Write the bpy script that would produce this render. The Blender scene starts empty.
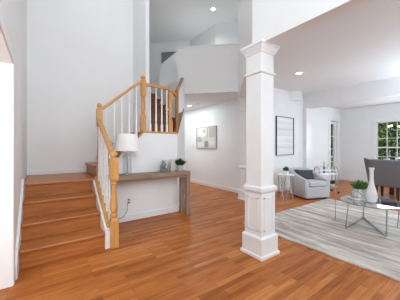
import bpy, bmesh, math, random
from mathutils import Vector, Matrix
random.seed(7)
S = bpy.context.scene
C = S.collection
K = 1.2            # metres per unit of eye height; every number below is in eye heights
PI = math.pi
R = math.radians

# ------------------------------------------------------------------ camera, sky, lights, exposure
cd = bpy.data.cameras.new('camera'); cam = bpy.data.objects.new('camera', cd); C.objects.link(cam)
cd.sensor_width = 36; cd.lens = 221 / 400 * 36; cd.shift_y = -3 / 400
cd.clip_start = 0.02
cam.location = (0, 0, K); cam.rotation_euler = (R(90), 0, R(54.5 - 90))
S.camera = cam

w = bpy.data.worlds.new('sky'); S.world = w; w.use_nodes = True
bg = w.node_tree.nodes['Background']
bg.inputs[0].default_value = (0.86, 0.94, 1.0, 1); bg.inputs[1].default_value = 1.15

def area(name, loc, rot, sx, sy, power, col=(1, 1, 1)):
    l = bpy.data.lights.new(name, 'AREA'); l.shape = 'RECTANGLE'; l.size = sx * K; l.size_y = sy * K
    l.energy = power; l.color = col
    o = bpy.data.objects.new(name, l); C.objects.link(o)
    o.location = [v * K for v in loc]; o.rotation_euler = rot
    return o
area('front_fill', (0.55, -2.6, 2.4), (R(94), 0, 0), 1.5, 2.4, 85, (.9, .96, 1))  # added fill from the open front; no window stands there
area('living_fill', (5.6, -2.2, .95), (R(128), 0, R(-25)), 3.2, 1.5, 50, (.78, .9, 1))  # added fill, tilted up to brighten the living room ceiling
area('dining_window_light', (7.3, 1.55, 1.2), (R(90), 0, R(90)), 1.0, 1.0, 22, (.86, .95, 1))
area('loft_up_fill', (3.0, 4.4, 2.9), (R(180), 0, 0), 1.0, .8, 5)  # added upward fill for the loft, not set at any window
area('hall_fill', (2.85, 5.2, 2.03), (0, 0, 0), .8, 2.2, 26, (.85, .96, 1))  # added panel brightening the hall, apart from its recessed light
area('jamb_fill', (-.9, .2, .8), (R(112), 0, R(-12)), .7, .9, 12)  # added fill aimed at the jamb of the cased opening
area('column_fill', (-1.3, 1.2, 1.15), (R(94), 0, R(-78)), 1.1, 1.3, 34, (.94, .98, 1))  # added fill through the opening onto the near column's left face
def lamp(name, loc, power, rad, col=(1, 1, 1)):
    l = bpy.data.lights.new(name, 'POINT'); l.energy = power; l.shadow_soft_size = rad * K; l.color = col
    o = bpy.data.objects.new(name, l); C.objects.link(o); o.location = [v * K for v in loc]
lamp('foyer_fill', (.15, .05, 2.5), 50, .3, (.88, .955, 1))  # added point light filling the foyer; no lamp hangs here
lamp('loft_wall_fill', (.8, 2.75, 3.4), 12, .3, (.9, .96, 1))  # added out-of-view light to brighten the loft half wall
lamp('living_ceiling_fill', (5.0, .25, 1.5), 125, .3, (.72, .87, 1))  # added out-of-view point light, mainly for the living room ceiling
sl = bpy.data.lights.new('sun', 'SUN'); sl.energy = 1.2; sl.angle = R(1); sl.color = (1, .97, .9)
so = bpy.data.objects.new('sun', sl); C.objects.link(so)
so.rotation_euler = Vector((.5, .2, -.8)).to_track_quat('-Z', 'Y').to_euler()
S.view_settings.view_transform = 'Standard'; S.view_settings.look = 'None'
S.view_settings.exposure = -0.05; S.view_settings.gamma = 1; S.view_settings.use_curve_mapping = False
S.cycles.max_bounces = 10; S.cycles.diffuse_bounces = 6; S.cycles.transparent_max_bounces = 16
S.cycles.use_denoising = True

# ------------------------------------------------------------------ materials
class NT:
    def __init__(s, name):
        s.m = bpy.data.materials.new(name); s.m.use_nodes = True
        s.t = s.m.node_tree; s.b = s.t.nodes['Principled BSDF']
    def n(s, typ, **kw):
        x = s.t.nodes.new(typ)
        for k, v in kw.items(): setattr(x, k, v)
        return x
    def l(s, a, b): s.t.links.new(a, b)

def ramp(nt, fac, stops):
    r = nt.n('ShaderNodeValToRGB'); nt.l(fac, r.inputs[0]); e = r.color_ramp.elements
    while len(e) < len(stops): e.new(0.5)
    for i, (p, c) in enumerate(stops): e[i].position = p; e[i].color = (*c, 1)
    return r.outputs[0]

def noisy(name, c1, c2, scale=(4, 4, 4), nscale=3, detail=4, rough=.5, metal=0, bump=0, lo=.3, hi=.7, coat=0, rot=(0, 0, 0)):
    nt = NT(name); tc = nt.n('ShaderNodeTexCoord'); mp = nt.n('ShaderNodeMapping')
    mp.inputs['Scale'].default_value = scale; mp.inputs['Rotation'].default_value = rot
    nt.l(tc.outputs['Object'], mp.inputs[0])
    no = nt.n('ShaderNodeTexNoise'); no.inputs['Scale'].default_value = nscale; no.inputs['Detail'].default_value = detail
    nt.l(mp.outputs[0], no.inputs[0])
    nt.l(ramp(nt, no.outputs[0], [(lo, c1), (hi, c2)]), nt.b.inputs['Base Color'])
    nt.b.inputs['Roughness'].default_value = rough; nt.b.inputs['Metallic'].default_value = metal
    if coat: nt.b.inputs['Coat Weight'].default_value = coat
    if bump:
        bp = nt.n('ShaderNodeBump'); bp.inputs['Strength'].default_value = bump; bp.inputs['Distance'].default_value = .01
        nt.l(no.outputs[0], bp.inputs['Height']); nt.l(bp.outputs[0], nt.b.inputs['Normal'])
    return nt.m

def glassy(name, tint, clear=.75, rough=.03):
    nt = NT(name); tr = nt.n('ShaderNodeBsdfTransparent'); tr.inputs[0].default_value = (*tint, 1)
    gl = nt.n('ShaderNodeBsdfGlossy'); gl.inputs['Roughness'].default_value = rough; gl.inputs[0].default_value = (.9, .93, .95, 1)
    mx = nt.n('ShaderNodeMixShader'); fr = nt.n('ShaderNodeLayerWeight'); fr.inputs[0].default_value = 1 - clear
    nt.l(fr.outputs['Facing'], mx.inputs[0]); nt.l(tr.outputs[0], mx.inputs[1]); nt.l(gl.outputs[0], mx.inputs[2])
    nt.l(mx.outputs[0], nt.t.nodes['Material Output'].inputs[0]); return nt.m

def emit(name, col, s):
    nt = NT(name); nt.b.inputs['Base Color'].default_value = (*col, 1)
    nt.b.inputs['Emission Color'].default_value = (*col, 1); nt.b.inputs['Emission Strength'].default_value = s; return nt.m

def plank_floor(name):
    nt = NT(name); tc = nt.n('ShaderNodeTexCoord')
    mp = nt.n('ShaderNodeMapping'); nt.l(tc.outputs['Object'], mp.inputs[0])
    br = nt.n('ShaderNodeTexBrick', offset=.37, offset_frequency=2, squash=1.0)
    br.inputs['Scale'].default_value = 1; br.inputs['Mortar Size'].default_value = .0012; br.inputs['Mortar Smooth'].default_value = .3
    br.inputs['Brick Width'].default_value = .62; br.inputs['Row Height'].default_value = .058; br.inputs['Bias'].default_value = 0
    br.inputs['Color1'].default_value = (0, 0, 0, 1); br.inputs['Color2'].default_value = (1, 1, 1, 1); br.inputs['Mortar'].default_value = (.4, .4, .4, 1)
    nt.l(mp.outputs[0], br.inputs[0])
    col = ramp(nt, br.outputs['Color'], [(0, (.30, .085, .016)), (.3, (.40, .125, .026)), (.7, (.46, .152, .035)), (1, (.56, .212, .056))])
    mp2 = nt.n('ShaderNodeMapping'); mp2.inputs['Scale'].default_value = (2.2, 34, 1); nt.l(tc.outputs['Object'], mp2.inputs[0])
    no = nt.n('ShaderNodeTexNoise'); no.inputs['Scale'].default_value = 1.6; no.inputs['Detail'].default_value = 6; no.inputs['Distortion'].default_value = .6
    nt.l(mp2.outputs[0], no.inputs[0])
    gr = ramp(nt, no.outputs[0], [(.3, (.62, .58, .54)), (.62, (1.12, 1.12, 1.12))])
    mx = nt.n('ShaderNodeMix', data_type='RGBA', blend_type='MULTIPLY'); mx.inputs[0].default_value = .8
    nt.l(col, mx.inputs[6]); nt.l(gr, mx.inputs[7])
    dk = nt.n('ShaderNodeMix', data_type='RGBA', blend_type='MIX'); nt.l(br.outputs['Fac'], dk.inputs[0])
    nt.l(mx.outputs[2], dk.inputs[6]); dk.inputs[7].default_value = (.22, .075, .025, 1)
    nt.l(dk.outputs[2], nt.b.inputs['Base Color'])
    nt.b.inputs['Roughness'].default_value = .36; nt.b.inputs['Specular IOR Level'].default_value = .16
    return nt.m

def rug_mat(name):
    nt = NT(name); tc = nt.n('ShaderNodeTexCoord')
    def layer(sc, ns, stops, dist=0.0):
        mp = nt.n('ShaderNodeMapping'); mp.inputs['Scale'].default_value = sc; nt.l(tc.outputs['Object'], mp.inputs[0])
        no = nt.n('ShaderNodeTexNoise'); no.inputs['Scale'].default_value = ns; no.inputs['Detail'].default_value = 7
        no.inputs['Roughness'].default_value = .65; no.inputs['Distortion'].default_value = dist
        nt.l(mp.outputs[0], no.inputs[0]); return ramp(nt, no.outputs[0], stops), no
    a, n1 = layer((11, 1.3, 1), 1.0, [(.30, (.22, .20, .18)), (.43, (.42, .38, .345)), (.52, (.57, .52, .475)), (.63, (.72, .68, .63))], .4)
    b, n2 = layer((40, 5, 1), 1.0, [(.3, (.72, .71, .70)), (.65, (1.1, 1.1, 1.1))])
    mx = nt.n('ShaderNodeMix', data_type='RGBA', blend_type='MULTIPLY'); mx.inputs[0].default_value = 1
    nt.l(a, mx.inputs[6]); nt.l(b, mx.inputs[7]); nt.l(mx.outputs[2], nt.b.inputs['Base Color'])
    nt.b.inputs['Roughness'].default_value = .95
    return nt.m

M = {}
M['wall'] = noisy('wall_paint', (.80, .81, .815), (.82, .825, .83), nscale=.6, rough=.6)
M['ceil'] = noisy('ceiling_paint', (.80, .81, .815), (.82, .825, .83), nscale=.5, rough=.7)
M['trim'] = noisy('white_trim_paint', (.80, .81, .815), (.83, .835, .84), nscale=2, rough=.35)
M['floor'] = plank_floor('oak_strip_floor')
M['tread'] = noisy('stained_oak_tread', (.32, .095, .020), (.53, .195, .047), (1.5, 16, 16), 2.2, 6, .35)
M['riser'] = noisy('stained_oak_riser', (.33, .100, .020), (.49, .175, .042), (1.5, 16, 16), 2.2, 6, .42)
M['oak'] = noisy('golden_oak', (.50, .235, .065), (.64, .34, .115), (14, 14, 2), 2, 5, .32)
M['darkstep'] = noisy('dark_brown_step', (.17, .05, .018), (.28, .095, .032), (1.5, 16, 16), 2.2, 6, .45)  # darker red-brown than the lower steps
M['oakdark'] = noisy('darker_oak_rail', (.24, .105, .035), (.36, .17, .06), (14, 14, 2), 2, 5, .35)
M['driftwood'] = noisy('weathered_wood', (.20, .13, .085), (.36, .255, .175), (1.6, 18, 18), 2.0, 7, .6, bump=.2)
M['driftleg'] = noisy('weathered_wood_leg', (.20, .13, .085), (.36, .255, .175), (18, 18, 1.6), 2.0, 7, .6, bump=.2)
M['pane'] = glassy('window_pane', (.97, .98, .98), .985)
M['glass'] = glassy('clear_glass', (.93, .96, .97), .9)
M['lampglass'] = glassy('smoky_glass', (.90, .915, .92), .75)
M['bottle'] = glassy('grey_glass', (.55, .60, .64), .6)
M['tableglass'] = glassy('tinted_table_glass', (.66, .69, .69), .55)
M['chrome'] = noisy('chrome', (.62, .63, .64), (.70, .70, .70), rough=.16, metal=1)
M['steel'] = noisy('brushed_steel_rod', (.40, .40, .41), (.48, .48, .48), rough=.3, metal=1)
M['shade'] = noisy('linen_shade', (.86, .86, .85), (.90, .90, .89), (30, 30, 30), 3, rough=.9)
M['greyfab'] = noisy('light_grey_upholstery', (.42, .43, .45), (.51, .52, .535), (40, 40, 40), 3, rough=.95, bump=.2)
M['charfab'] = noisy('charcoal_cushion_cloth', (.035, .037, .04), (.065, .066, .07), (40, 40, 40), 3, rough=.95, bump=.2)
M['darkfab'] = noisy('slate_grey_upholstery', (.118, .12, .124), (.17, .172, .177), (25, 25, 40), 3, rough=.95, bump=.2)
M['darkwood'] = noisy('espresso_wood', (.03, .016, .01), (.07, .035, .02), (14, 14, 2), 2, rough=.4)
M['black'] = noisy('black_paint', (.018, .018, .018), (.03, .03, .03), rough=.4)
M['rug'] = rug_mat('streaked_rug')
M['ceramic'] = noisy('white_ceramic', (.78, .78, .77), (.84, .84, .83), rough=.22)
M['beige'] = noisy('beige_stone', (.50, .45, .40), (.62, .57, .52), (9, 9, 5), 3, rough=.7)
M['concrete'] = noisy('grey_concrete_pot', (.33, .33, .33), (.48, .48, .47), (9, 9, 9), 3, rough=.8)
M['patpot'] = noisy('patterned_pot', (.40, .41, .42), (.80, .80, .79), (16, 16, 16), 3, 1, .5, lo=.45, hi=.55)
M['leaf'] = noisy('succulent_green', (.03, .10, .02), (.13, .26, .06), (12, 12, 12), 3, rough=.5)
M['leafdark'] = noisy('dark_green_leaf', (.012, .035, .012), (.045, .095, .03), (12, 12, 12), 3, rough=.5)
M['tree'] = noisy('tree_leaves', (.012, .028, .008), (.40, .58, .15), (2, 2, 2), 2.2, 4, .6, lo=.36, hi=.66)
M['bark'] = noisy('bark', (.10, .08, .06), (.2, .16, .12), (6, 6, 2), 3, rough=.9)
M['lawn'] = noisy('lawn', (.07, .15, .03), (.16, .27, .07), (3, 3, 3), 3, rough=.9)
M['soil'] = noisy('soil', (.03, .02, .015), (.07, .05, .03), (20, 20, 20), 3, rough=1)
M['lens'] = emit('lamp_lens', (1, .97, .92), 9)
M['bulb'] = emit('warm_bulb', (1, .82, .6), 3)
M['plastic'] = noisy('white_plastic', (.74, .74, .73), (.78, .78, .77), rough=.35)
M['cord'] = noisy('grey_cord', (.10, .10, .10), (.16, .16, .16), rough=.5)
M['artbase'] = noisy('art_pale_grey', (.56, .54, .51), (.68, .66, .63), (6, 6, 6), 3, rough=.8)
M['artwhite'] = noisy('art_white', (.68, .675, .66), (.74, .735, .72), rough=.8)
M['artmid'] = noisy('art_taupe', (.43, .41, .385), (.50, .48, .45), (9, 9, 9), 3, rough=.8)
M['artdark'] = noisy('art_umber', (.26, .23, .20), (.34, .31, .27), (9, 9, 9), 3, rough=.8)
M['artwalnut'] = noisy('art_frame_walnut', (.16, .12, .09), (.24, .19, .15), (9, 9, 9), 3, rough=.5)
M['artframe'] = noisy('taupe_frame', (.30, .26, .225), (.37, .33, .29), (9, 9, 9), 3, rough=.5)
M['artstrip'] = noisy('art_banded_paper', (.68, .68, .685), (.84, .84, .84), (.3, .3, 5), 1.6, 3, .8, lo=.38, hi=.6)
M['dimgrey'] = noisy('dark_grey_print', (.20, .20, .20), (.30, .30, .30), (3, 3, 3), 3, rough=.8)  # dark grey print of the upstairs picture

# ------------------------------------------------------------------ mesh helpers (numbers in eye heights)
class MB:
    def __init__(s): s.bm = bmesh.new()
    def box(s, x0, x1, y0, y1, z0, z1):
        return s.prism([(x0, y0), (x1, y0), (x1, y1), (x0, y1)], z0, z1)
    def prism(s, poly, z0, z1):
        return s.loft([[(x, y, z0) for x, y in poly], [(x, y, z1) for x, y in poly]])
    def loft(s, rings, cap=True):
        vs = [[s.bm.verts.new(p) for p in r] for r in rings]
        n = len(vs[0])
        for a, b in zip(vs[:-1], vs[1:]):
            for i in range(n):
                j = (i + 1) % n
                s.bm.faces.new((a[i], a[j], b[j], b[i]))
        if cap:
            s.bm.faces.new(vs[0][::-1]); s.bm.faces.new(vs[-1])
        return s
    def slab(s, prof, p0, u, t):
        """profile (along u, z) extruded by the horizontal vector t, starting at p0"""
        a = [(p0[0] + u[0] * q, p0[1] + u[1] * q, z) for q, z in prof]
        b = [(x + t[0], y + t[1], z) for x, y, z in a]
        return s.loft([a, b])
    def lathe(s, prof, c=(0, 0, 0), n=24, cap=True):
        rings = [[(c[0] + max(r, 1e-4) * math.cos(2 * PI * i / n), c[1] + max(r, 1e-4) * math.sin(2 * PI * i / n), c[2] + z) for i in range(n)] for r, z in prof]
        return s.loft(rings, cap)
    def sqstack(s, prof, c=(0, 0, 0), rot=0):
        rings = []
        for h, z in prof:
            rings.append([(c[0] + h * (a * math.cos(rot) - b * math.sin(rot)), c[1] + h * (a * math.sin(rot) + b * math.cos(rot)), c[2] + z)
                          for a, b in ((-1, -1), (1, -1), (1, 1), (-1, 1))])
        return s.loft(rings)
    def tube(s, pts, r, n=8, closed=False):
        pts = [Vector(p) for p in pts]; rings = []; m = len(pts)
        up = Vector((0, 0, 1))
        for i, p in enumerate(pts):
            if closed: d = pts[(i + 1) % m] - pts[i - 1]
            else: d = pts[min(i + 1, m - 1)] - pts[max(i - 1, 0)]
            d.normalize()
            ref = up if abs(d.z) < .95 else Vector((1, 0, 0))
            a = d.cross(ref).normalized(); b = d.cross(a).normalized()
            rr = r[i] if isinstance(r, (list, tuple)) else r
            rings.append([tuple(p + a * rr * math.cos(2 * PI * k / n) + b * rr * math.sin(2 * PI * k / n)) for k in range(n)])
        if closed: rings.append(rings[0]); return s.loft(rings, False)
        return s.loft(rings)
    def bar(s, p, q, wd, ht):
        p, q = Vector(p), Vector(q); d = (q - p).normalized()
        sd = d.cross(Vector((0, 0, 1))).normalized() * wd / 2; uz = Vector((0, 0, ht / 2))
        f = lambda c: [tuple(c - sd - uz), tuple(c + sd - uz), tuple(c + sd + uz), tuple(c - sd + uz)]
        return s.loft([f(p), f(q)])
    def ball(s, c, r, sz=1.0, n=14):
        prof = [(r * math.sin(PI * i / n), -r * sz * math.cos(PI * i / n)) for i in range(n + 1)]
        return s.lathe(prof, c, 16)
    def tri(s, *p): s.bm.faces.new([s.bm.verts.new(q) for q in p])
    def build(s, name, mat, parent=None, smooth=False, bevel=0, loc=(0, 0, 0), segs=2, rotz=0, sub=0, fix=True):
        if fix: bmesh.ops.recalc_face_normals(s.bm, faces=s.bm.faces)
        me = bpy.data.meshes.new(name)
        for v in s.bm.verts: v.co *= K
        s.bm.to_mesh(me); s.bm.free(); me.materials.append(mat)
        o = bpy.data.objects.new(name, me); C.objects.link(o); o.location = [v * K for v in loc]; o.rotation_euler.z = rotz
        if parent: o.parent = parent
        if bevel:
            b = o.modifiers.new('bevel', 'BEVEL'); b.width = bevel * K; b.segments = segs; b.limit_method = 'ANGLE'; b.angle_limit = R(40)
        if sub:
            b = o.modifiers.new('sub', 'SUBSURF'); b.levels = sub; b.render_levels = sub
        if smooth:
            me.polygons.foreach_set('use_smooth', [True] * len(me.polygons))
            md = o.modifiers.new('split', 'EDGE_SPLIT'); md.split_angle = R(38)
        return o

def tag(o, label, cat, group=None, kind=None):
    o['label'] = label; o['category'] = cat
    if group: o['group'] = group
    if kind: o['kind'] = kind
    return o
def thing(name, label, cat, loc=(0, 0, 0), rotz=0, group=None):
    o = bpy.data.objects.new(name, None); C.objects.link(o)
    o.location = [v * K for v in loc]; o.rotation_euler.z = rotz; o.empty_display_size = .1
    return tag(o, label, cat, group)
def struct(o, label, cat):
    o['kind'] = 'structure'; return tag(o, label, cat)
def dup(root, loc, label, rotz=0):
    r = root.copy(); C.objects.link(r); r.location = [v * K for v in loc]; r.rotation_euler.z = rotz; r['label'] = label
    for ch in list(root.children):
        c = ch.copy(); C.objects.link(c); c.parent = r
        for g in list(ch.children):
            d = g.copy(); C.objects.link(d); d.parent = c
    return r

# ------------------------------------------------------------------ the setting
fl = MB().box(-1.6, 8.2, -3.2, 7.6, -.06, 0).build('floor', M['floor'])
struct(fl, 'orange oak strip floor running through hall and living room', 'floor')

XW = -.172
b = MB(); b.box(XW - .12, XW, 2.09, 3.97, 0, 4.0); b.box(XW - .12, XW, -3, 1.25, 0, 4.0); b.box(XW - .12, XW, 1.25, 2.09, 1.61, 4.0)
struct(b.build('wall_left', M['wall']), 'pale grey wall left of the stairs, with the cased opening', 'wall')
b = MB().prism([(XW - .12, 3.85), (1.3, 3.85), (1.3, 3.27), (1.36, 3.27), (1.36, 7.2), (1.24, 7.2), (1.24, 3.97), (XW - .12, 3.97)], 0, 4.0)
struct(b.build('wall_back', M['wall']), 'tall pale wall behind the stair landing', 'wall')

# cased opening in the left wall and the side room beyond it
b = MB(); b.box(XW - .13, XW, 2.075, 2.09, 0, 1.61); b.box(XW - .13, XW, 1.25, 1.265, 0, 1.61); b.box(XW - .13, XW, 1.265, 2.075, 1.597, 1.61)
struct(b.build('door_1', M['trim']), 'white jambs of the cased opening in the left wall', 'doorway')
b = MB(); b.box(-1.6, -1.5, -3, 4.0, 0, 2.1); b.box(-1.5, XW - .12, 3.9, 4.0, 0, 2.1)
struct(b.build('wall_side', M['wall']), 'white walls of the room through the cased opening', 'wall')
b = MB(); b.box(-1.6, XW - .12, -3, 4.0, 2.1, 2.2)
struct(b.build('ceiling_side', M['ceil']), 'white ceiling of the room through the cased opening', 'ceiling')
b = MB(); b.box(XW, XW + .006, 2.078, 2.155, 0, 1.67); b.box(XW, XW + .006, 1.19, 1.262, 0, 1.67); b.box(XW, XW + .006, 1.262, 2.078, 1.6, 1.67)
struct(b.build('trim_1', M['trim'], bevel=.005), 'white casing around the opening in the left wall', 'trim')

# wall under the upper flight, behind the console table, then turning to the loft
C2 = Vector((1.708, 3.0)); L1 = Vector((2.265, 3.695)); dg = (L1 - C2); LEN = dg.length; du = dg.normalized()
b = MB().slab([(.60, 0), (1.708, 0), (1.708, 1.2), (1.168, 1.2), (.60, .615)], (0, 3.0), (1, 0), (0, .06))
struct(b.build('wall_stair', M['wall']), 'white wall under the upper stair flight, behind the console table', 'wall')
nrm = Vector((-du.y, du.x)) * .06
b = MB().slab([(0, 0), (LEN, 0), (LEN, 2.3), (.77, 2.3), (.77, 1.70), (0, 1.2)], C2, du, nrm)
struct(b.build('wall_stair_side', M['wall']), 'narrow white wall turning back from the console wall towards the hall', 'wall')
# block carrying the turn of the stairs
b = MB().box(2.0, 2.12, 3.52, 4.75, 0, 2.22)
struct(b.build('wall_stair_inner', M['wall']), 'low white wall right of the dark upper steps', 'wall')
# sloped knee wall up to the loft
b = MB().slab([(0, 0), (.55, 0), (.55, 3.24), (0, 2.84)], (2.216, 4.72), (.7071, -.7071), (.06, .06))
struct(b.build('wall_knee', M['wall']), 'white sloped knee wall rising to the loft', 'wall')
b = MB().slab([(-.01, 2.84), (.55, 3.24), (.55, 3.275), (-.01, 2.875)], (2.2, 4.704), (.7071, -.7071), (.09, .09))
struct(b.build('trim_2', M['trim']), 'white sloped cap on the knee wall below the loft', 'trim')

# loft
L0 = Vector((2.165, 3.795)); L2 = Vector((3.02, 2.94)); lu = (L2 - L0).normalized(); ln = Vector((lu.y, -lu.x)) * -1
LL = (L2 - L0).length
b = MB().slab([(0, 2.05), (LL, 2.05), (LL, 2.93), (0, 2.93)], L0, lu, ln * .09)
struct(b.build('wall_loft', M['wall']), 'white half wall of the loft above the hall', 'wall')
b = MB().slab([(-.015, 2.93), (LL, 2.93), (LL, 2.96), (-.015, 2.96)], L0 - ln * .015, lu, ln * .12)
b.slab([(0, 2.035), (LL, 2.035), (LL, 2.085), (0, 2.085)], L0 - ln * .012, lu, ln * .03)
struct(b.build('trim_3', M['trim'], bevel=.004), 'white cap and bottom band of the loft half wall', 'trim')
b = MB().prism([(2.2, 3.78), (3.02, 2.96), (3.57, 2.96), (3.57, 7.1), (2.2, 7.1)], 2.05, 2.30)
struct(b.build('ceiling_hall', M['ceil']), 'low white ceiling over the hall under the loft', 'ceiling')
b = MB().box(3.45, 3.57, 3.12, 7.1, 0, 2.05)
struct(b.build('wall_hall', M['wall']), 'white hall wall with the beige picture', 'wall')
b = MB().box(2.2, 3.57, 7.1, 7.2, 0, 2.3); b.box(2.14, 2.2, 4.75, 7.1, 0, 2.3)
struct(b.build('wall_hall_end', M['wall']), 'white end of the hall', 'wall')
pl = [(1.5, 7.0), (2.42, 6.14), (3.40, 5.25), (3.43, 4.175), (3.9, 3.72), (4.9, 2.8)]
b = MB().prism(pl + [(5.0, 2.9), (4.0, 3.8), (3.55, 4.23), (3.52, 5.31), (2.5, 6.24), (1.58, 7.1)], 2.1, 4.0)
struct(b.build('wall_upstairs', M['wall']), 'white upstairs wall beyond the loft', 'wall')
b = MB().box(XW - .3, 5.0, -3.2, 7.4, 4.0, 4.08)
struct(b.build('ceiling', M['ceil']), 'high ceiling over the two storey foyer', 'ceiling')

# header wall over the columns
b = MB().prism([(1.60, -3.2), (1.60, 1.40), (3.02, 2.99), (3.13, 2.92), (1.704, 1.33), (1.704, -3.2)], 1.935, 4.0)
struct(b.build('wall_header', M['wall']), 'white upper wall carried by the square columns', 'wall')
b = MB().prism([(1.70, -3.2), (5.32, -3.2), (5.32, 3.12), (3.1, 3.12), (3.1, 2.9), (1.70, 1.35)], 2.30, 2.40)
struct(b.build('ceiling_living', M['ceil']), 'white ceiling of the living room', 'ceiling')
b = MB().box(5.30, 5.50, -3.2, 3.0, 1.96, 2.40)
struct(b.build('wall_beam', M['wall']), 'dropped white beam between living and dining room', 'wall')
b = MB().box(5.5, 7.6, -3.2, 3.12, 2.13, 2.40)
struct(b.build('ceiling_dining', M['ceil']), 'white ceiling of the dining room', 'ceiling')
b = MB(); b.box(3.45, 6.74, 3.0, 3.12, 0, 2.4); b.box(7.17, 7.52, 3.0, 3.12, 0, 2.4); b.box(6.74, 7.17, 3.0, 3.12, 1.76, 2.4)
struct(b.build('wall_living', M['wall']), 'white wall with the tall grey framed art', 'wall')
b = MB(); b.box(5.28, 5.52, 2.90, 3.0, 0, 1.96)
struct(b.build('trim_4', M['trim']), 'white pilaster under the dropped beam', 'trim')
XF = 7.4; WY0, WY1, WZ0, WZ1 = 1.27, 2.115, .50, 1.67
b = MB(); b.box(XF, XF + .12, WY1, 3.12, 0, 2.4); b.box(XF, XF + .12, -3.2, WY0, 0, 2.4)
b.box(XF, XF + .12, WY0, WY1, 0, WZ0); b.box(XF, XF + .12, WY0, WY1, WZ1, 2.4)
struct(b.build('wall_right', M['wall']), 'white dining room wall with the window', 'wall')

b = MB(); b.box(1.70, 4.2, -3.2, -3.08, 0, 2.4); b.box(6.6, 7.52, -3.2, -3.08, 0, 2.4); b.box(4.2, 6.6, -3.2, -3.08, 0, .45); b.box(4.2, 6.6, -3.2, -3.08, 1.85, 2.4)  # unseen wall, added so less sky light reaches the near column
struct(b.build('wall_front', M['wall']), 'unseen white front wall added to cut sky light into the living room, with a wide opening', 'wall')
# window in the dining wall
b = MB(); t = .022
b.box(XF + .02, XF + .08, WY1 - t, WY1, WZ0, WZ1); b.box(XF + .02, XF + .08, WY0, WY0 + t, WZ0, WZ1)
b.box(XF + .02, XF + .08, WY0, WY1, WZ1 - t, WZ1); b.box(XF + .02, XF + .08, WY0, WY1, WZ0, WZ0 + t)
b.box(XF + .03, XF + .07, WY0, WY1, .97, 1.005)
wn = struct(b.build('window_1', M['trim']), 'white multi-pane window behind the grey wingback chair', 'window')
q = MB()
for y in (1.891, 1.685, 1.48): q.box(XF + .04, XF + .06, y - .008, y + .008, WZ0, WZ1)
for z in (.74, 1.235): q.box(XF + .042, XF + .058, WY0 + .005, WY1 - .005, z - .008, z + .008)
q.build('muntin', M['trim'], wn)
q = MB(); q.box(XF + .048, XF + .052, WY0, WY1, WZ0, WZ1); q.build('pane', M['pane'], wn)
q = MB(); c = .085
q.box(XF - .018, XF, WY1, WY1 + c, WZ0 - .06, WZ1 + c); q.box(XF - .018, XF, WY0 - c, WY0, WZ0 - .06, WZ1 + c)
q.box(XF - .018, XF, WY0, WY1, WZ1, WZ1 + c); q.box(XF - .05, XF, WY0 - c, WY1 + c, WZ0 - .03, WZ0)
q.build('window_casing', M['trim'], wn, bevel=.004)
# glazed door in the living wall
b = MB(); b.box(6.74, 6.79, 3.03, 3.08, .01, 1.75); b.box(7.12, 7.17, 3.03, 3.08, .01, 1.75); b.box(6.79, 7.12, 3.03, 3.08, 1.68, 1.75); b.box(6.79, 7.12, 3.03, 3.08, .01, .2)
dn = struct(b.build('door_2', M['trim']), 'narrow glazed white door in the far corner', 'door')
q = MB()
for z in (.57, .94, 1.31): q.box(6.785, 7.125, 3.043, 3.067, z - .007, z + .007)
q.build('muntin', M['trim'], dn)
q = MB(); q.box(6.79, 7.12, 3.053, 3.057, .2, 1.68); q.build('pane', M['pane'], dn)
q = MB(); q.box(6.64, 6.74, 2.982, 3.0, 0, 1.86); q.box(7.17, 7.36, 2.982, 3.0, 0, 1.86); q.box(6.74, 7.17, 2.982, 3.0, 1.76, 1.86)
q.build('door_casing', M['trim'], dn, bevel=.004)

# baseboards
def base(name, segs, label, h=.085):
    b = MB()
    for x0, x1, y0, y1 in segs: b.box(x0, x1, y0, y1, 0, h)
    return struct(b.build(name, M['trim'], bevel=.004), label, 'baseboard')
base('baseboard_stair', [(.62, 1.708, 2.985, 3.0)], 'white baseboard behind the console table')
base('baseboard_hall', [(3.435, 3.45, 3.12, 7.1)], 'white baseboard along the hall wall')
base('baseboard_living', [(3.45, 5.28, 2.985, 3.0), (5.52, 6.64, 2.985, 3.0)], 'white baseboard under the tall framed art')
base('baseboard_right', [(XF - .015, XF, -3.2, 2.98)], 'white baseboard under the dining room window')
base('baseboard_left', [(XW, XW + .015, 2.16, 2.30), (XW, XW + .015, -3, 1.18)], 'white baseboard on the left wall')
b = MB().slab([(0, 0), (LEN, 0), (LEN, .085), (0, .085)], C2 - Vector((nrm.x, nrm.y)) * .25, du, nrm * .25)
struct(b.build('baseboard_side', M['trim']), 'white baseboard at the hall corner', 'baseboard')
b = MB(); b.box(XW, .9, 3.835, 3.85, .608, .67)
struct(b.build('baseboard_landing', M['trim'], bevel=.004), 'white baseboard along the landing', 'baseboard')
# outside
b = MB().box(5.5, 22, -8, 20, -.3, -.12)
struct(b.build('ground', M['lawn']), 'green lawn outside the windows', 'ground')

# ------------------------------------------------------------------ staircase
RZ = .152; Y0 = 2.327; TD = .2243
st = thing('staircase', 'orange oak stairs with white stringers climbing from the foyer', 'stairs', (.17, 2.9, 0))
st_off = Vector((.17, 2.9, 0))
def sp(b, name, mat, par=st, off=st_off, **kw):
    for v in b.bm.verts: v.co -= off
    return b.build(name, mat, par, **kw)
XL, XR = -.154, .505
for i in range(4):
    y = Y0 + i * TD
    b = MB(); b.box(XL, XR, y, y + .02, i * RZ, (i + 1) * RZ - .024); sp(b, 'riser', M['riser'])
    if i < 3:
        b = MB(); b.box(XL, XR, y - .022, y + TD + .001, (i + 1) * RZ - .024, (i + 1) * RZ); sp(b, 'tread', M['tread'], bevel=.008)
b = MB(); b.prism([(XW + .005, 2.975), (.56, 2.975), (.56, 3.06), (.56, 3.835), (XW + .005, 3.835)], .584, .608); sp(b, 'landing', M['tread'], bevel=.008)
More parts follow.
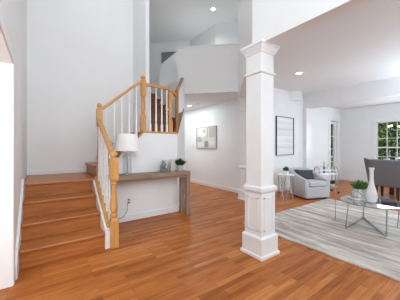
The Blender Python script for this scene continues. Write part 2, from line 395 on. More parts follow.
# second flight, along X
r2 = (1.226 - .608) / 4
for j in range(4):
    x = .56 + j * .2027
    b = MB(); b.box(x, x + .02, 3.062, 3.83, .608 + j * r2, .608 + (j + 1) * r2 - .024); sp(b, 'riser', M['riser'])
    if j < 3:
        b = MB(); b.box(x - .02, x + .2037, 3.062, 3.83, .608 + (j + 1) * r2 - .024, .608 + (j + 1) * r2); sp(b, 'tread', M['tread'], bevel=.008)
# upper landing
b = MB(); b.prism([(1.148, 2.985), (1.715, 2.985), (1.93, 3.32), (1.99, 3.55), (1.365, 3.55), (1.365, 3.265), (1.295, 3.265), (1.295, 3.84), (1.148, 3.84)], 1.201, 1.226); sp(b, 'landing', M['oak'], bevel=.006)
# third flight, away from the camera
for k in range(6):
    y = 3.30 + k * .2243
    xl = 1.365; xr = min(1.995, 1.708 + (y - 3.03) * .80 - .07)
    b = MB(); b.box(xl, xr, y, y + .02, 1.226 + k * RZ, 1.226 + (k + 1) * RZ - .024); sp(b, 'riser', M['darkstep'])
    b = MB(); b.box(xl, xr, y - .02, y + (.2243 if k < 5 else .5), 1.226 + (k + 1) * RZ - .024, 1.226 + (k + 1) * RZ); sp(b, 'tread', M['darkstep'], bevel=.008)
# stringers / skirts
b = MB().slab([(2.16, 0), (3.0, 0), (3.0, .66), (2.93, .66), (2.20, .165), (2.16, .10)], (XW, 0), (0, 1), (.017, 0)); sp(b, 'stringer', M['trim'])
b = MB().slab([(2.335, 0), (3.06, 0), (3.06, .608), (3.0, .606), (2.335, .185)], (.505, 0), (0, 1), (.093, 0)); sp(b, 'stringer', M['trim'])
b = MB().slab([(.58, .67), (.60, .78), (1.1, 1.31), (1.295, 1.31), (1.295, 1.226), (.9, .67)], (0, 3.834), (1, 0), (0, .014)); sp(b, 'stringer', M['trim'])
b = MB().slab([(3.52, 1.226), (3.52, 1.49), (4.75, 2.32), (4.75, 2.1), (3.8, 1.226)], (1.985, 0), (0, 1), (.014, 0)); sp(b, 'stringer', M['trim'])
# oak caps on the sloping knee walls
b = MB().bar((.566, 2.34, .195), (.566, 2.99, .612), .085, .048); sp(b, 'stringer_cap', M['oak'], bevel=.006)
b = MB().bar((.62, 3.025, .645), (1.02, 3.025, 1.06), .08, .022); sp(b, 'stringer_cap', M['trim'], bevel=.006)
b = MB().bar((1.02, 3.025, 1.06), (1.15, 3.025, 1.195), .08, .022); sp(b, 'stringer_cap', M['oak'], bevel=.006)
pt = lambda s, z, o=.5: (C2.x + du.x * s + nrm.x * o, C2.y + du.y * s + nrm.y * o, z)
b = MB().bar(pt(.02, 1.222), pt(.77, 1.715), .075, .03); sp(b, 'stringer_cap', M['oakdark'], bevel=.006)
# square plinth strip at the foot of the flight
b = MB(); b.box(.503, .545, 2.30, 2.34, 0, .18); sp(b, 'stringer', M['trim'])

# ------------------------------------------------------------------ stair railing
rl = thing('stair_railing', 'golden oak stair railing with turned newels and white balusters', 'railing', (.583, 2.298, 0))
rl_off = Vector((.583, 2.298, 0))
def newel(x, y, z, h, w=.0375, zb=None):
    zb = zb if zb is not None else .30
    b = MB()
    b.sqstack([(w, 0), (w, zb - .03), (w * .72, zb)], (x, y, z))
    q = h - zb
    prof = [(w * .66, zb - .004), (w * .9, zb + .012), (w * .9, zb + .03), (w * .6, zb + .045), (w * .85, zb + .06), (w * .95, zb + .10),
            (w * .82, zb + .17), (w * .66, zb + .26), (w * .6, h - .33), (w * .86, h - .32), (w * .62, h - .305), (w * .7, h - .29)]
    b.lathe(prof, (x, y, z), 20)
    b.sqstack([(w * .72, h - .30), (w, h - .27), (w, h - .075), (w * .74, h - .055)], (x, y, z))
    nw = sp(b, 'newel_post', M['oak'], rl, rl_off, bevel=.004)
    c = MB(); c.lathe([(w * .55, h - .06), (w * .55, h - .045), (w * .95, h - .04), (w * .98, h - .028), (w * .75, h - .01), (w * .35, h + .002), (.002, h + .006)], (x, y, z), 20)
    for v in c.bm.verts: v.co -= rl_off
    c.build('cap', M['oak'], nw, smooth=True)
newel(.583, 2.298, 0, .955, .0385, .30)
newel(.590, 3.03, .608, .945, .034, .16)
newel(1.168, 3.03, 1.226, .79, .034, .24)
newel(1.600, 3.03, 1.226, .665, .031, .2)
b = MB(); b.sqstack([(.02, 0), (.02, .67)], (1.722, 3.04, 1.226)); sp(b, 'newel_post', M['oakdark'], rl, rl_off, bevel=.004)
def rail(p, q, mat=M['oak'], w=.05, h=.05):
    b = MB().bar(p, q, w, h); sp(b, 'handrail', mat, rl, rl_off, bevel=.014, segs=3)
rail((.583, 2.33, .905), (.588, 3.0, 1.325))
rail((.62, 3.03, 1.485), (1.14, 3.03, 1.935))
rail((1.20, 3.03, 1.895), (1.575, 3.03, 1.895), M['oak'], .05, .045)
rail((1.62, 3.03, 1.87), (1.715, 3.045, 1.80), M['oak'], .045, .04)
# rail that climbs beside the upper steps
pts = [pt(0.02, 1.80), pt(.08, 1.865), pt(.35, 2.04), pt(.70, 2.265), pt(.78, 2.30), pt(.80, 2.27)]
b = MB().tube(pts, .028, 10); sp(b, 'handrail', M['oakdark'], rl, rl_off, smooth=True)
bal = {}
def baluster(x, y, z0, z1):
    h = z1 - z0; key = round(h, 2)
    b = MB(); w = .0135
    b.sqstack([(w, 0), (w, .10), (w * .7, .115)], (0, 0, 0))
    b.lathe([(w * .75, .112), (w * .95, .125), (w * .7, .14), (w * .95, .17), (w * .8, .3 if h > .4 else h * .6), (w * .6, h)], (0, 0, 0), 10)
    return b.build('baluster', M['trim'], rl, loc=(x - rl_off.x, y - rl_off.y, z0 - rl_off.z))
for k in range(6):
    y = 2.40 + k * .104
    zc = .205 + (y - 2.34) * .642
    baluster(.566, y, zc, .882 + (y - 2.33) * .627)
for k in range(5):
    x = .674 + k * .0985
    zc = .655 + (x - .62) * 1.038
    baluster(x, 3.03, zc, 1.462 + (x - .62) * .865)
for x in (1.273, 1.365, 1.458, 1.542): baluster(x, 3.03, 1.226, 1.875)

# ------------------------------------------------------------------ columns
def column(x, y, label, top):
    t = thing('column', label, 'column', (x, y, 0), 0, 'square white columns')
    W = .1175
    MB().sqstack([(W + .012, 0), (W + .012, .022), (W + .006, .03)]).build('shoe_moulding', M['trim'], t)
    MB().sqstack([(W, 0), (W, .175), (W - .012, .19)]).build('plinth', M['trim'], t, bevel=.003)
    ped = MB().sqstack([(W - .018, .18), (W - .018, .585)]).build('pedestal', M['trim'], t, bevel=.003)
    for k in range(4):
        q = MB(); a = W - .018; i0, i1 = -.062, .062; z0, z1 = .235, .54; f = .012
        for (u0, u1, v0, v1) in ((i0, i0 + f, z0, z1), (i1 - f, i1, z0, z1), (i0, i1, z0, z0 + f), (i0, i1, z1 - f, z1)):
            q.box(u0, u1, -a - .004, -a + .002, v0, v1)
        q.build('panel_moulding', M['trim'], ped, rotz=k * PI / 2)
    MB().sqstack([(W - .018, .575), (W - .010, .59), (W - .003, .598), (W - .003, .63), (W - .018, .642)]).build('pedestal_cap', M['trim'], t, bevel=.003)
    MB().sqstack([(W - .027, .635), (W - .027, top - .01)]).build('shaft', M['trim'], t, bevel=.003)
    MB().sqstack([(W - .026, top - .275), (W - .014, top - .268), (W - .014, top - .25), (W - .026, top - .243)]).build('necking', M['trim'], t)
    MB().sqstack([(W - .027, top - .085), (W - .018, top - .08), (W - .018, top - .068), (W - .006, top - .05), (W + .006, top - .025), (W + .013, top - .02), (W + .013, top)]).build('capital', M['trim'], t, bevel=.002)
column(1.688, 1.385, 'large square white column in the foreground, between foyer and living room', 1.945)
column(3.20, 2.93, 'smaller-looking square white column at the far hall corner, half hidden by the near one', 1.945)

# ------------------------------------------------------------------ rug
b = MB(); n = 40
x0, x1, y0, y1 = 2.147, 4.44, -1.3, 2.03
front = [(x0 + .010 * math.sin(i * .9) + .006 * math.sin(i * 2.3), y0 + (y1 - y0) * i / n) for i in range(n + 1)]
back = [(x1, y1), (x1, y0)]
b.prism(front + back, 0.001, .012)
tag(b.build('area_rug', M['rug']), 'large grey streaked area rug under the glass coffee table', 'rug')

# ------------------------------------------------------------------ console table and what stands on it
ct = thing('console_table', 'narrow weathered wood console table against the stair wall', 'table', (1.22, 2.86, 0))
MB().box(-.565, .57, -.112, .112, .59, .645).build('tabletop', M['driftwood'], ct, bevel=.004)
MB().box(-.50, .505, -.085, .085, .555, .595).build('apron', M['driftwood'], ct)
for sx in (-.53, .535):
    for sy in (-.082, .082):
        MB().box(sx - .032, sx + .032, sy - .03, sy + .03, 0, .592).build('leg', M['driftleg'], ct, bevel=.004)
TT = .645
lp = thing('table_lamp', 'white shaded lamp with a grey glass cylinder base on the console table', 'lamp', (.89, 2.86, TT))
MB().lathe([(.06, 0), (.06, .012)], n=28).build('foot', M['chrome'], lp, smooth=True)
prof = [(.054, .012)] + [(.056 + (.003 if i % 2 else 0), .02 + i * .018) for i in range(13)] + [(.045, .262), (.02, .27)]
MB().lathe(prof, n=28).build('base', M['lampglass'], lp, smooth=True)
MB().tube([(0, 0, .012), (0, 0, .35)], .008).build('stem', M['chrome'], lp)
b = MB(); b.lathe([(.150, .305), (.127, .520), (.124, .520), (.147, .305)], n=40, cap=False)
b.bm.verts.ensure_lookup_table()
b.build('lamp_shade', M['shade'], lp, smooth=True)
MB().lathe([(.118, .516), (.118, .519)], n=32).build('shade_diffuser', M['shade'], lp)
b = MB(); b.tube([(-.04, .05, .01), (-.10, .13, .006), (-.18, .128, -.12), (-.235, .126, -.33), (-.25, .12, -.50), (-.12, .115, -.60), (-.02, .10, -.57), (.035, .115, -.50), (.05, .132, -.385)], .003, 6)
b.build('power_cord', M['cord'], lp, smooth=True)

bt = thing('glass_bottle', 'squat grey glass bottle on the console table, left of the beige vase', 'bottle', (1.41, 2.865, TT))
MB().lathe([(.05, 0), (.058, .01), (.060, .07), (.056, .095), (.034, .118), (.028, .13), (.028, .15)], n=24).build('body', M['bottle'], bt, smooth=True)
MB().lathe([(.028, .149), (.035, .151), (.036, .166), (.028, .168)], n=20).build('lip', M['artmid'], bt, smooth=True)
MB().lathe([(.052, .004), (.0575, .012), (.0585, .035), (.05, .036)], n=24).build('filling', M['ceramic'], bt, smooth=True)
vs = MB().lathe([(.036, 0), (.041, .008), (.041, .14), (.043, .165), (.040, .176), (.034, .176), (.033, .15)], n=20)
tag(vs.build('vase', M['beige'], smooth=True, loc=(1.548, 2.862, TT)), 'slim beige stone vase on the console table, between bottle and plant', 'vase')

def spiky(n, r, h, spread, wd, seed=1):
    rnd = random.Random(seed); b = MB()
    for i in range(n):
        a = rnd.uniform(0, 2 * PI); t = math.sqrt(rnd.random()) * spread; L = h * rnd.uniform(.75, 1.1)
        bx, by = r * .5 * t * math.cos(a), r * .5 * t * math.sin(a)
        tip = Vector((bx + math.cos(a) * r * t, by + math.sin(a) * r * t, L * (1 - .35 * t * t)))
        mid = Vector((bx, by, 0)).lerp(tip, .5) + Vector((0, 0, .10 * h))
        sd = Vector((-math.sin(a), math.cos(a), 0)) * wd; ot = Vector((math.cos(a), math.sin(a), 0)) * wd * .5
        bs = Vector((bx, by, 0))
        P = [tuple(bs - sd), tuple(bs + sd), tuple(bs + ot)]; Q = [tuple(mid - sd * .9), tuple(mid + sd * .9), tuple(mid + ot)]
        T = [tuple(tip - sd * .05), tuple(tip + sd * .05), tuple(tip + ot * .05)]
        b.loft([P, Q, T])
    return b
pp = thing('potted_plant', 'small bushy green plant in a grey pot at the end of the console table', 'plant', (1.672, 2.862, TT))
MB().lathe([(.040, 0), (.046, .006), (.050, .085), (.045, .086), (.044, .075)], n=22).build('pot', M['concrete'], pp, smooth=True)
spiky(190, .082, .115, 1, .006, 3).build('foliage', M['leafdark'], pp, loc=(0, 0, .075))
MB().lathe([(.043, .06), (.043, .072)], n=18).build('soil', M['soil'], pp)

# ------------------------------------------------------------------ wall plates
def outlet(loc, rotz, label, dark=True):
    t = thing('wall_outlet', label, 'outlet', loc, rotz, 'white wall outlets')
    MB().box(-.026, .026, -.006, 0, -.042, .042).build('cover_plate', M['plastic'], t, bevel=.003)
    for z in (-.018, .018): MB().box(-.012, .012, -.008, -.004, z - .010, z + .010).build('socket', M['cord'] if dark else M['plastic'], t)
    return t
outlet((.955, 3.0, .268), 0, 'white wall outlet under the console table')
outlet((3.45, 4.10, .26), -PI / 2, 'white wall outlet low on the hall wall under the beige picture', False)
q = thing('thermostat', 'small white control plate left of the beige hall picture', 'thermostat', (3.45, 5.13, 1.03), -PI / 2)
MB().box(-.03, .03, -.012, 0, -.035, .035).build('housing', M['plastic'], q, bevel=.004)
MB().box(-.016, .016, -.014, -.01, -.004, .02).build('display', M['artmid'], q)

# ------------------------------------------------------------------ pictures
ha = thing('picture', 'abstract beige and grey picture with block shapes on the hall wall', 'picture', (3.45, 4.55, 1.243), -PI / 2)
# local x runs towards -Y of the room (to the right in the photo), local -y out of the wall
hw, hh = .42, .277
MB().box(-hw + .01, hw - .01, -.014, 0, -hh + .01, hh - .01).build('canvas', M['artbase'], ha)
for (a0, a1, b0, b1) in ((-hw, hw, hh - .010, hh), (-hw, hw, -hh, -hh + .010), (-hw, -hw + .010, -hh + .010, hh - .010), (hw - .010, hw, -hh + .010, hh - .010)):
    MB().box(a0, a1, -.026, 0, b0, b1).build('frame', M['artframe'], ha)
def patch(x0, x1, z0, z1, m, ht=.003):
    MB().box(x0, x1, -.014 - ht, -.013, z0, z1).build('painted_shape', M[m], ha)
patch(-.38, .02, .02, .255, 'artwhite'); patch(-.40, -.18, -.10, .03, 'artmid', .004); patch(-.14, -.02, .12, .23, 'artmid', .005)
patch(-.22, -.06, -.02, .06, 'artwhite', .006); patch(.03, .39, .0, .25, 'artmid', .002); patch(.10, .12, -.15, .24, 'artwhite', .004)
patch(-.06, .10, -.25, -.09, 'artdark', .004); patch(.12, .38, -.21, -.10, 'artwhite', .005); patch(-.36, -.10, -.24, -.13, 'artwhite', .004)

la = thing('picture', 'tall pale abstract picture in a thin dark frame above the side table', 'picture', (4.52, 3.0, 1.25))
hw, hh = .335, .435
MB().box(-hw + .008, hw - .008, -.014, 0, -hh + .008, hh - .008).build('print', M['artstrip'], la)
for (a0, a1, b0, b1) in ((-hw, hw, hh - .011, hh), (-hw, hw, -hh, -hh + .011), (-hw, -hw + .011, -hh + .011, hh - .011), (hw - .011, hw, -hh + .011, hh - .011)):
    MB().box(a0, a1, -.032, 0, b0, b1).build('frame', M['black'], la)
# grey print on the upstairs wall, half hidden by the knee wall
mid = Vector((2.42, 6.14)).lerp(Vector((3.40, 5.25)), .57); ang = math.atan2(5.25 - 6.14, .98)
up_ = thing('picture', 'grey picture upstairs, half hidden by the sloped white knee wall', 'picture', (mid.x, mid.y, 3.44), ang)
MB().box(-.23, .23, -.02, 0, -.33, .24).build('print', M['dimgrey'], up_)
for (a0, a1, b0, b1) in ((-.25, .25, .24, .26), (-.25, .25, -.35, -.33), (-.25, -.23, -.33, .24), (.23, .25, -.33, .24)):
    MB().box(a0, a1, -.035, 0, b0, b1).build('frame', M['artwalnut'], up_)

# ------------------------------------------------------------------ ceiling fixtures
def downlight(x, y, z, label, power, r=.05):
    t = thing('recessed_light', label, 'ceiling light', (x, y, z), 0, 'recessed ceiling lights')
    MB().lathe([(r, 0), (r + .018, 0), (r + .016, -.008), (r, -.01)], n=28, cap=False).build('trim_ring', M['trim'], t, smooth=True)
    MB().lathe([(r - .002, -.001), (r - .002, -.006)], n=28).build('lens', M['lens'], t)
    l = bpy.data.lights.new('bulb_light', 'SPOT'); l.energy = power; l.spot_size = R(140); l.spot_blend = .8; l.shadow_soft_size = .08; l.color = (1, .96, .9)
    o = bpy.data.objects.new('bulb_light', l); C.objects.link(o); o.location = (0, 0, -.03); o.parent = t
downlight(3.02, 3.74, 4.0, 'round recessed light in the high foyer ceiling above the loft', 45)
downlight(3.67, 2.15, 2.30, 'round recessed light in the living room ceiling', 35)
downlight(3.02, 4.70, 2.05, 'small recessed light in the hall ceiling beyond the stairs', 30)
sd = thing('smoke_detector', 'small round smoke detector on the hall ceiling', 'smoke detector', (3.08, 4.38, 2.05))
MB().lathe([(.05, 0), (.05, -.014), (.035, -.024), (.002, -.026)], n=24).build('housing', M['plastic'], sd, smooth=True)
MB().lathe([(.012, -.025), (.012, -.028)], n=12).build('test_button', M['artmid'], sd)

# ------------------------------------------------------------------ side table with plant
F = Vector((.5807, .8141)); Rt = Vector((.8141, -.5807))
def at(d, lat): p = F * d + Rt * lat; return (p.x, p.y)
sx, sy = at(4.15, 1.615); STZ = .49
si = thing('side_table', 'round white side table on crossed hairpin legs beside the armchair', 'side table', (sx, sy, 0), R(-35.5))
MB().lathe([(.150, STZ - .016), (.155, STZ - .012), (.155, STZ - .003), (.150, STZ)], n=36).build('tabletop', M['ceramic'], si, smooth=True)
for k in range(3):
    a = R(90 + 120 * k + 30)
    f = Vector((math.cos(a), math.sin(a))) * .142; tn = Vector((-f.y, f.x)).normalized()
    p0 = f * .55 - tn * .12; p1 = f * .55 + tn * .12
    b = MB().tube([(p0.x, p0.y, STZ - .012), (f.x * .97 - tn.x * .012, f.y * .97 - tn.y * .012, .012), (f.x, f.y, .006), (f.x * .97 + tn.x * .012, f.y * .97 + tn.y * .012, .012), (p1.x, p1.y, STZ - .012)], .0065, 8)
    b.build('leg', M['steel'], si, smooth=True)
sp2 = thing('potted_plant', 'little dark green plant in a white pot on the side table', 'plant', (sx, sy, STZ))
MB().lathe([(.034, 0), (.040, .005), (.042, .06), (.037, .061), (.036, .052)], n=20).build('pot', M['ceramic'], sp2, smooth=True)
b = MB(); rnd = random.Random(5)
for i in range(160):
    u = rnd.uniform(-.5, 1); a = rnd.uniform(0, 2 * PI); rr = .044 * rnd.uniform(.7, 1.1); s_ = math.sqrt(max(0, 1 - u * u))
    c = Vector((rr * s_ * math.cos(a), rr * s_ * math.sin(a), .03 + rr * u))
    t1 = Vector((rnd.uniform(-1, 1), rnd.uniform(-1, 1), rnd.uniform(-1, 1))).normalized() * .016; t2 = t1.orthogonal().normalized() * .011
    b.loft([[tuple(c - t1), tuple(c + t2), tuple(c + t1), tuple(c - t2)], [tuple(c - t1 * .9 + Vector((0, 0, .004))), tuple(c + t2 * .9 + Vector((0, 0, .004))), tuple(c + t1 * .9 + Vector((0, 0, .004))), tuple(c - t2 * .9 + Vector((0, 0, .004)))]])
b.build('foliage', M['leafdark'], sp2, loc=(0, 0, .06))

# ------------------------------------------------------------------ barrel armchair
ax, ay = at(4.47, 2.17)
ac = thing('armchair', 'light grey barrel armchair in the corner of the living room', 'armchair', (ax, ay, 0), R(54.5 - 90 + 14))
ac.scale = (1.07, 1.10, 1.03)
# local -y faces the camera, x to the right
def hoop(z0, zf, zb, rx, yf, yc, th, flare):
    """U-shaped arm and back shell: straight arms from yf back to yc, then a rounded back"""
    path = [(rx, yf + (yc - yf) * i / 8, 1, 0) for i in range(8)]
    path += [(rx * math.copysign(abs(math.cos(PI * i / 20)) ** .8, math.cos(PI * i / 20)), yc + .24 * math.sin(PI * i / 20) ** .8, math.cos(PI * i / 20), math.sin(PI * i / 20)) for i in range(21)]
    path += [(-rx, yf + (yc - yf) * i / 8, -1, 0) for i in range(7, -1, -1)]
    out = []
    for x, y, nx, ny in path:
        f = min(1, max(0, (y - yf) / (yc + .20 - yf))); zt = zf + (zb - zf) * f ** 1.3
        fl = flare * (.5 + f)
        X = lambda o: (x + nx * o, y + ny * o)
        out.append([(*X(0), z0), (*X(fl), zt - .03), (*X(fl - .012), zt - .006), (*X(fl - th / 2), zt), (*X(fl * .5 - th + .012), zt - .006), (*X(fl * .3 - th), zt - .03), (*X(-th), z0)])
    return out
MB().loft(hoop(.05, .375, .545, .255, -.255, .04, .075, .022)).build('arm_back_shell', M['greyfab'], ac, smooth=True, bevel=.008)
b = MB(); b.box(-.245, .245, -.265, .20, .028, .235); b.build('base', M['greyfab'], ac, bevel=.02, segs=3)
b = MB(); b.box(-.178, .178, -.275, .17, .235, .335); b.build('seat_cushion', M['greyfab'], ac, bevel=.03, segs=4)
b = MB(); b.box(-.215, .215, -.245, .20, 0, .03); b.build('plinth', M['black'], ac)
b = MB(); nn = 10
def cushion(wd, hd, th, n=12):
    b = MB(); g = [[None] * (n + 1) for _ in range(n + 1)]; g2 = [[None] * (n + 1) for _ in range(n + 1)]
    for i in range(n + 1):
        for j in range(n + 1):
            u, v = i / n * 2 - 1, j / n * 2 - 1
            e = (1 - u ** 4) * (1 - v ** 4); pu = 1 - .06 * (1 - abs(v)) * 0 ; t = th * max(e, 0) ** .5
            x, z = u * wd * (1 - .07 * (1 - v * v) * abs(u)), v * hd * (1 - .10 * (1 - u * u) * abs(v))
            g[i][j] = b.bm.verts.new((x, -t, z)); g2[i][j] = b.bm.verts.new((x, t, z)) if 0 < i < n and 0 < j < n else g[i][j]
    for i in range(n):
        for j in range(n):
            b.bm.faces.new((g[i][j], g[i + 1][j], g[i + 1][j + 1], g[i][j + 1]))
            q = [g2[i][j + 1], g2[i + 1][j + 1], g2[i + 1][j], g2[i][j]]
            try: b.bm.faces.new(q)
            except ValueError: pass
    return b
cu = cushion(.225, .115, .05).build('throw_pillow', M['charfab'], smooth=True)
cp = Vector(ac.location) / K
o_ = Matrix.Rotation(R(54.5 - 90 + 14), 3, 'Z') @ Vector((-.02, .05, .43))
cu.location = (cp + o_) * K; cu.rotation_euler = (R(-24), R(3), R(54.5 - 90 + 14))
tag(cu, 'charcoal rectangular throw pillow leaning in the light grey armchair', 'pillow')

# ------------------------------------------------------------------ chrome bar cart
bx, by = at(4.86, 2.77)
bc = thing('bar_cart', 'chrome bar cart with glass shelves behind the armchair', 'bar cart', (bx, by, 0), R(-35.5))
hx, hy = .20, .12
for x in (-hx, hx):
    pts = [(x, -hy, .045)] + [(x, -hy, .2), (x, -hy, .45)] + [(x, -hy * math.cos(PI * k / 10), .45 + .12 * math.sin(PI * k / 10)) for k in range(1, 10)] + [(x, hy, .45), (x, hy, .2), (x, hy, .045)]
    MB().tube(pts, .010, 8).build('end_frame', M['steel'], bc, smooth=True)
for z in (.14, .42):
    MB().box(-hx + .004, hx - .004, -hy + .004, hy - .004, z - .005, z + .004).build('shelf', M['glass'], bc)
    MB().tube([(-hx, -hy, z), (hx, -hy, z), (hx, hy, z), (-hx, hy, z)], .008, 8, True).build('shelf_rail', M['steel'], bc)
MB().tube([(-hx, -hy, .50), (hx, -hy, .50), (hx, hy, .50), (-hx, hy, .50)], .006, 8, True).build('guard_rail', M['steel'], bc)
for x in (-hx, hx):
    for y in (-hy, hy):
        b = MB(); b.lathe([(.003, -.022), (.018, -.016), (.022, 0), (.018, .016), (.003, .022)], (0, 0, 0), 14); b.build('caster', M['black'], bc, loc=(x, y, .0225))
ct_, st_ = math.cos(R(-35.5)), math.sin(R(-35.5))
def oncart(x, y, z): return (bx + x * ct_ - y * st_, by + x * st_ + y * ct_, z)
def bottle(x, y, z, h, r, mat, label):
    t = thing('bottle', label, 'bottle', oncart(x, y, z))
    MB().lathe([(r, 0), (r, h * .55), (r * .35, h * .7), (r * .35, h * .95)], n=16).build('body', mat, t, smooth=True)
    MB().lathe([(r * .4, h * .94), (r * .4, h)], n=12).build('stopper', M['artdark'], t)
bottle(-.03, .02, .424, .25, .028, M['bottle'], 'tall dark-stoppered bottle in the middle of the bar cart top')
bottle(.06, .03, .424, .18, .03, M['lampglass'], 'short grey bottle at the right of the bar cart top')
bottle(-.12, .0, .424, .16, .03, M['glass'], 'clear glass decanter at the left of the bar cart top')
t = thing('potted_plant', 'low green plant in a white bowl on the bar cart bottom shelf', 'plant', oncart(.13, -.02, .144))
MB().lathe([(.03, 0), (.05, .03), (.052, .05), (.047, .05)], n=18).build('bowl', M['ceramic'], t, smooth=True)
spiky(60, .06, .10, 1, .008, 9).build('foliage', M['leafdark'], t, loc=(0, 0, .04))

# ------------------------------------------------------------------ coffee table and what stands on it
RUGZ = .012
cx, cy = 3.315, .99
cf = thing('coffee_table', 'round glass coffee table with slim chrome legs on the grey rug', 'coffee table', (cx, cy, RUGZ))
CTZ = .325 - RUGZ
MB().lathe([(.325, CTZ - .008), (.325, CTZ)], n=56).build('glass_top', M['tableglass'], cf)
MB().lathe([(.324, CTZ - .009), (.332, CTZ - .009), (.332, CTZ + .003), (.326, CTZ + .003), (.324, CTZ - .009)], n=56, cap=False).build('rim', M['steel'], cf, smooth=True)
feet = [(-.325, .165), (-.235, -.20), (.225, -.19), (.305, .19)]
for fx, fy in feet:
    q = .325 / math.hypot(fx, fy)
    MB().tube([(fx * q, fy * q, CTZ - .008), (fx, fy, .004)], .0065, 8).build('leg', M['steel'], cf, smooth=True)
for fx, fy in feet[:2]:
    MB().bar((fx, fy, .010), (feet[3][0], feet[3][1], .010), .016, .010).build('brace', M['steel'], cf)
MB().lathe([(.026, 0), (.026, .018)], (feet[3][0], feet[3][1], 0), n=16).build('foot_plate', M['steel'], cf, smooth=True)
ZT = RUGZ + CTZ + .002
def ctop(px, d):   # a point on the table top at image column px and depth d
    l = (px - 200) / 221 * d; return at(d, l)
x, y = ctop(359.5, 2.86)
tr = thing('serving_tray', 'low white tray under the spiky plant on the coffee table', 'tray', (x, y, ZT), R(-35))
MB().box(-.11, .11, -.08, .08, 0, .008).build('bottom', M['ceramic'], tr, bevel=.003)
b = MB()
for (a0, a1, b0, b1) in ((-.11, .11, -.08, -.072), (-.11, .11, .072, .08), (-.11, -.102, -.08, .08), (.102, .11, -.08, .08)): b.box(a0, a1, b0, b1, .004, .022)
b.build('rim', M['ceramic'], tr)
fp = thing('potted_plant', 'spiky green plant in a white patterned pot on the coffee table', 'plant', (x, y, ZT + .0085))
MB().lathe([(.066, 0), (.078, .008), (.084, .125), (.076, .127), (.074, .11)], n=28).build('pot', M['patpot'], fp, smooth=True)
MB().lathe([(.075, .09), (.075, .108)], n=20).build('soil', M['soil'], fp)
spiky(120, .085, .135, 1, .012, 4).build('foliage', M['leaf'], fp, loc=(0, 0, .105))
x, y = ctop(371.5, 2.70)
wv = MB().lathe([(.042, 0), (.053, .01), (.060, .06), (.056, .11), (.042, .17), (.027, .22), (.021, .27), (.020, .36), (.022, .395), (.032, .418), (.030, .42), (.016, .385)], n=28)
tag(wv.build('vase', M['ceramic'], smooth=True, loc=(x, y, ZT)), 'tall white teardrop vase with a narrow neck on the coffee table', 'vase')
x, y = ctop(388, 2.72)
bk = thing('reflection_slab', 'dark flat slab standing in for a reflection at the right of the glass coffee table', 'reflection_slab', (x, y, ZT), R(20))  # dark slab stands in for the chairs' reflection in the glass top
MB().box(-.105, .105, -.075, .075, 0, .018).build('slab_shell', M['charfab'], bk, bevel=.002)
MB().box(-.10, .103, -.077, .077, .004, .014).build('slab_edge', M['artwhite'], bk)

# ------------------------------------------------------------------ slim arched stand
hx0, hy0 = at(2.98, 1.795)
hs = thing('arched_stand', 'slim chrome pole with hooked top on the rug, left of the coffee table', 'stand', (hx0, hy0, RUGZ), R(-35.5))
MB().tube([(.03, 0, .006), (.03, 0, .35), (.03, 0, .62)] + [(.03 * math.cos(PI * k / 10), 0, .65 + .06 * math.sin(PI * k / 10)) for k in range(0, 11)] + [(-.032, 0, .62)], .0045, 8).build('hooked_pole', M['steel'], hs, smooth=True)
MB().lathe([(.045, 0), (.045, .005)], (.03, 0, 0), n=20).build('base', M['steel'], hs)

# ------------------------------------------------------------------ dining table behind the wingback chair
dt = thing('dining_table', 'dark wood dining table almost hidden behind the wingback chair', 'table', (6.5, 1.15, 0))
MB().box(-.62, .62, -.42, .38, .58, .615).build('tabletop', M['darkwood'], dt, bevel=.004)
MB().box(-.56, .56, -.36, .32, .52, .58).build('apron', M['darkwood'], dt)
for lx in (-.52, .52):
    for ly in (-.33, .29): MB().box(lx - .035, lx + .035, ly - .035, ly + .035, 0, .58).build('leg', M['darkwood'], dt, bevel=.004)

# ------------------------------------------------------------------ wingback dining chair, back to the camera
wc = thing('wingback_chair', 'slate grey wingback dining chair with dark wood legs, back to the camera', 'chair', (5.50, 1.36, 0))
def slabx(x0, x1, ya, yb, za, zb, yat, ybt):
    return [[(x0, ya, za), (x1, ya, za), (x1, yb, za), (x0, yb, za)], [(x0 - .03, yat, zb), (x1 - .03, yat, zb), (x1 - .03, ybt, zb), (x0 - .03, ybt, zb)]]
MB().loft(slabx(-.21, -.11, -.225, .225, .24, .76, -.26, .26)).build('backrest', M['darkfab'], wc, bevel=.03, segs=3)
for s in (-1, 1):
    q = [[(-.20, s * .20, .30), (.14, s * .34, .25), (.14, s * .39, .25), (-.20, s * .235, .25)],
         [(-.22, s * .235, .755), (.14, s * .43, .765), (.14, s * .475, .765), (-.22, s * .275, .755)]]
    MB().loft(q).build('wing', M['darkfab'], wc, bevel=.015, segs=3)
MB().box(-.18, .24, -.215, .215, .24, .385).build('seat', M['darkfab'], wc, bevel=.03, segs=3)
for lx in (-.175, .19):
    for ly in (-.165, .165):
        MB().loft([[(lx - .016, ly - .016, 0), (lx + .016, ly - .016, 0), (lx + .016, ly + .016, 0), (lx - .016, ly + .016, 0)],
                   [(lx - .026, ly - .026, .25), (lx + .026, ly - .026, .25), (lx + .026, ly + .026, .25), (lx - .026, ly + .026, .25)]]).build('leg', M['darkwood'], wc)

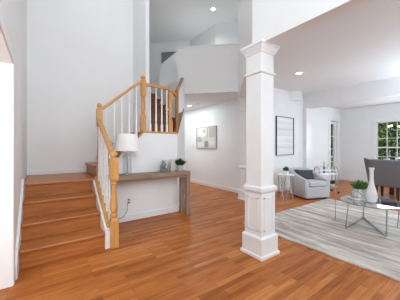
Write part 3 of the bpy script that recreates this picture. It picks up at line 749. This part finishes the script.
# ------------------------------------------------------------------ chandelier at the right edge
ch = thing('chandelier', 'small dark chandelier with round warm bulbs over the dining area', 'chandelier', (5.97, 1.27, 2.13))
MB().lathe([(.06, 0), (.06, -.02), (.02, -.05)], n=20).build('canopy', M['black'], ch, smooth=True)
MB().tube([(0, 0, -.04), (0, 0, -.74)], .007, 8).build('rod', M['steel'], ch)
for k in range(6):
    a = R(60 * k + 25); c, s = math.cos(a), math.sin(a)
    MB().tube([(0, 0, -.74), (.12 * c, .12 * s, -.79), (.22 * c, .22 * s, -.76), (.22 * c, .22 * s, -.72)], .006, 8).build('arm', M['steel'], ch, smooth=True)
    MB().ball((.22 * c, .22 * s, -.695), .018).build('bulb', M['bulb'], ch, smooth=True)

# ------------------------------------------------------------------ trees outside
def tree(x, y, h, r, label, seed, nleaf=5200):
    rnd = random.Random(seed)
    t = thing('tree', label, 'tree', (x, y, -.12), 0, 'trees outside the windows')
    MB().tube([(0, 0, 0), (.04, .02, h * .4), (0, .05, h * .8)], [.09, .07, .03], 10).build('trunk', M['bark'], t, smooth=True)
    b = MB()
    for i in range(nleaf):
        u = rnd.uniform(-1, 1); a = rnd.uniform(0, 2 * PI); q = rnd.random() ** .45; s_ = math.sqrt(1 - u * u)
        lump = 1 + .25 * math.sin(3 * a + seed) * math.cos(5 * u)
        c = Vector((r * q * s_ * math.cos(a) * lump, r * q * s_ * math.sin(a) * lump, h * .52 + h * .5 * q * u))
        t1 = Vector((rnd.uniform(-1, 1), rnd.uniform(-1, 1), rnd.uniform(-.8, .8))).normalized() * rnd.uniform(.05, .09)
        t2 = t1.cross(Vector((rnd.uniform(-1, 1), rnd.uniform(-1, 1), 1))).normalized() * .035
        vs = [b.bm.verts.new(p) for p in (c - t1, c + t2, c + t1, c - t2)]; b.bm.faces.new(vs)
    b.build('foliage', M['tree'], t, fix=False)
tree(9.3, 3.1, 2.5, .8, 'bushy green tree filling the left of the dining window', 1)
tree(9.2, 1.2, 2.1, .75, 'low green bush right of centre outside the dining window', 2)
tree(12.2, 2.9, 3.8, 1.2, 'taller darker tree further back outside the dining window', 3)
tree(9.0, 4.35, 2.6, .7, 'green tree outside the narrow glazed door', 4, 3000)
tree(11.0, 5.5, 3.4, 1.1, 'tall tree further back outside the narrow glazed door', 6, 3000)
tree(15.0, 4.6, 4.9, 1.7, 'tall wide tree furthest back outside the dining window', 8, 7000)
tree(11.4, .9, 3.4, 1.0, 'round dark tree behind the low bush outside the dining window', 9, 5200)
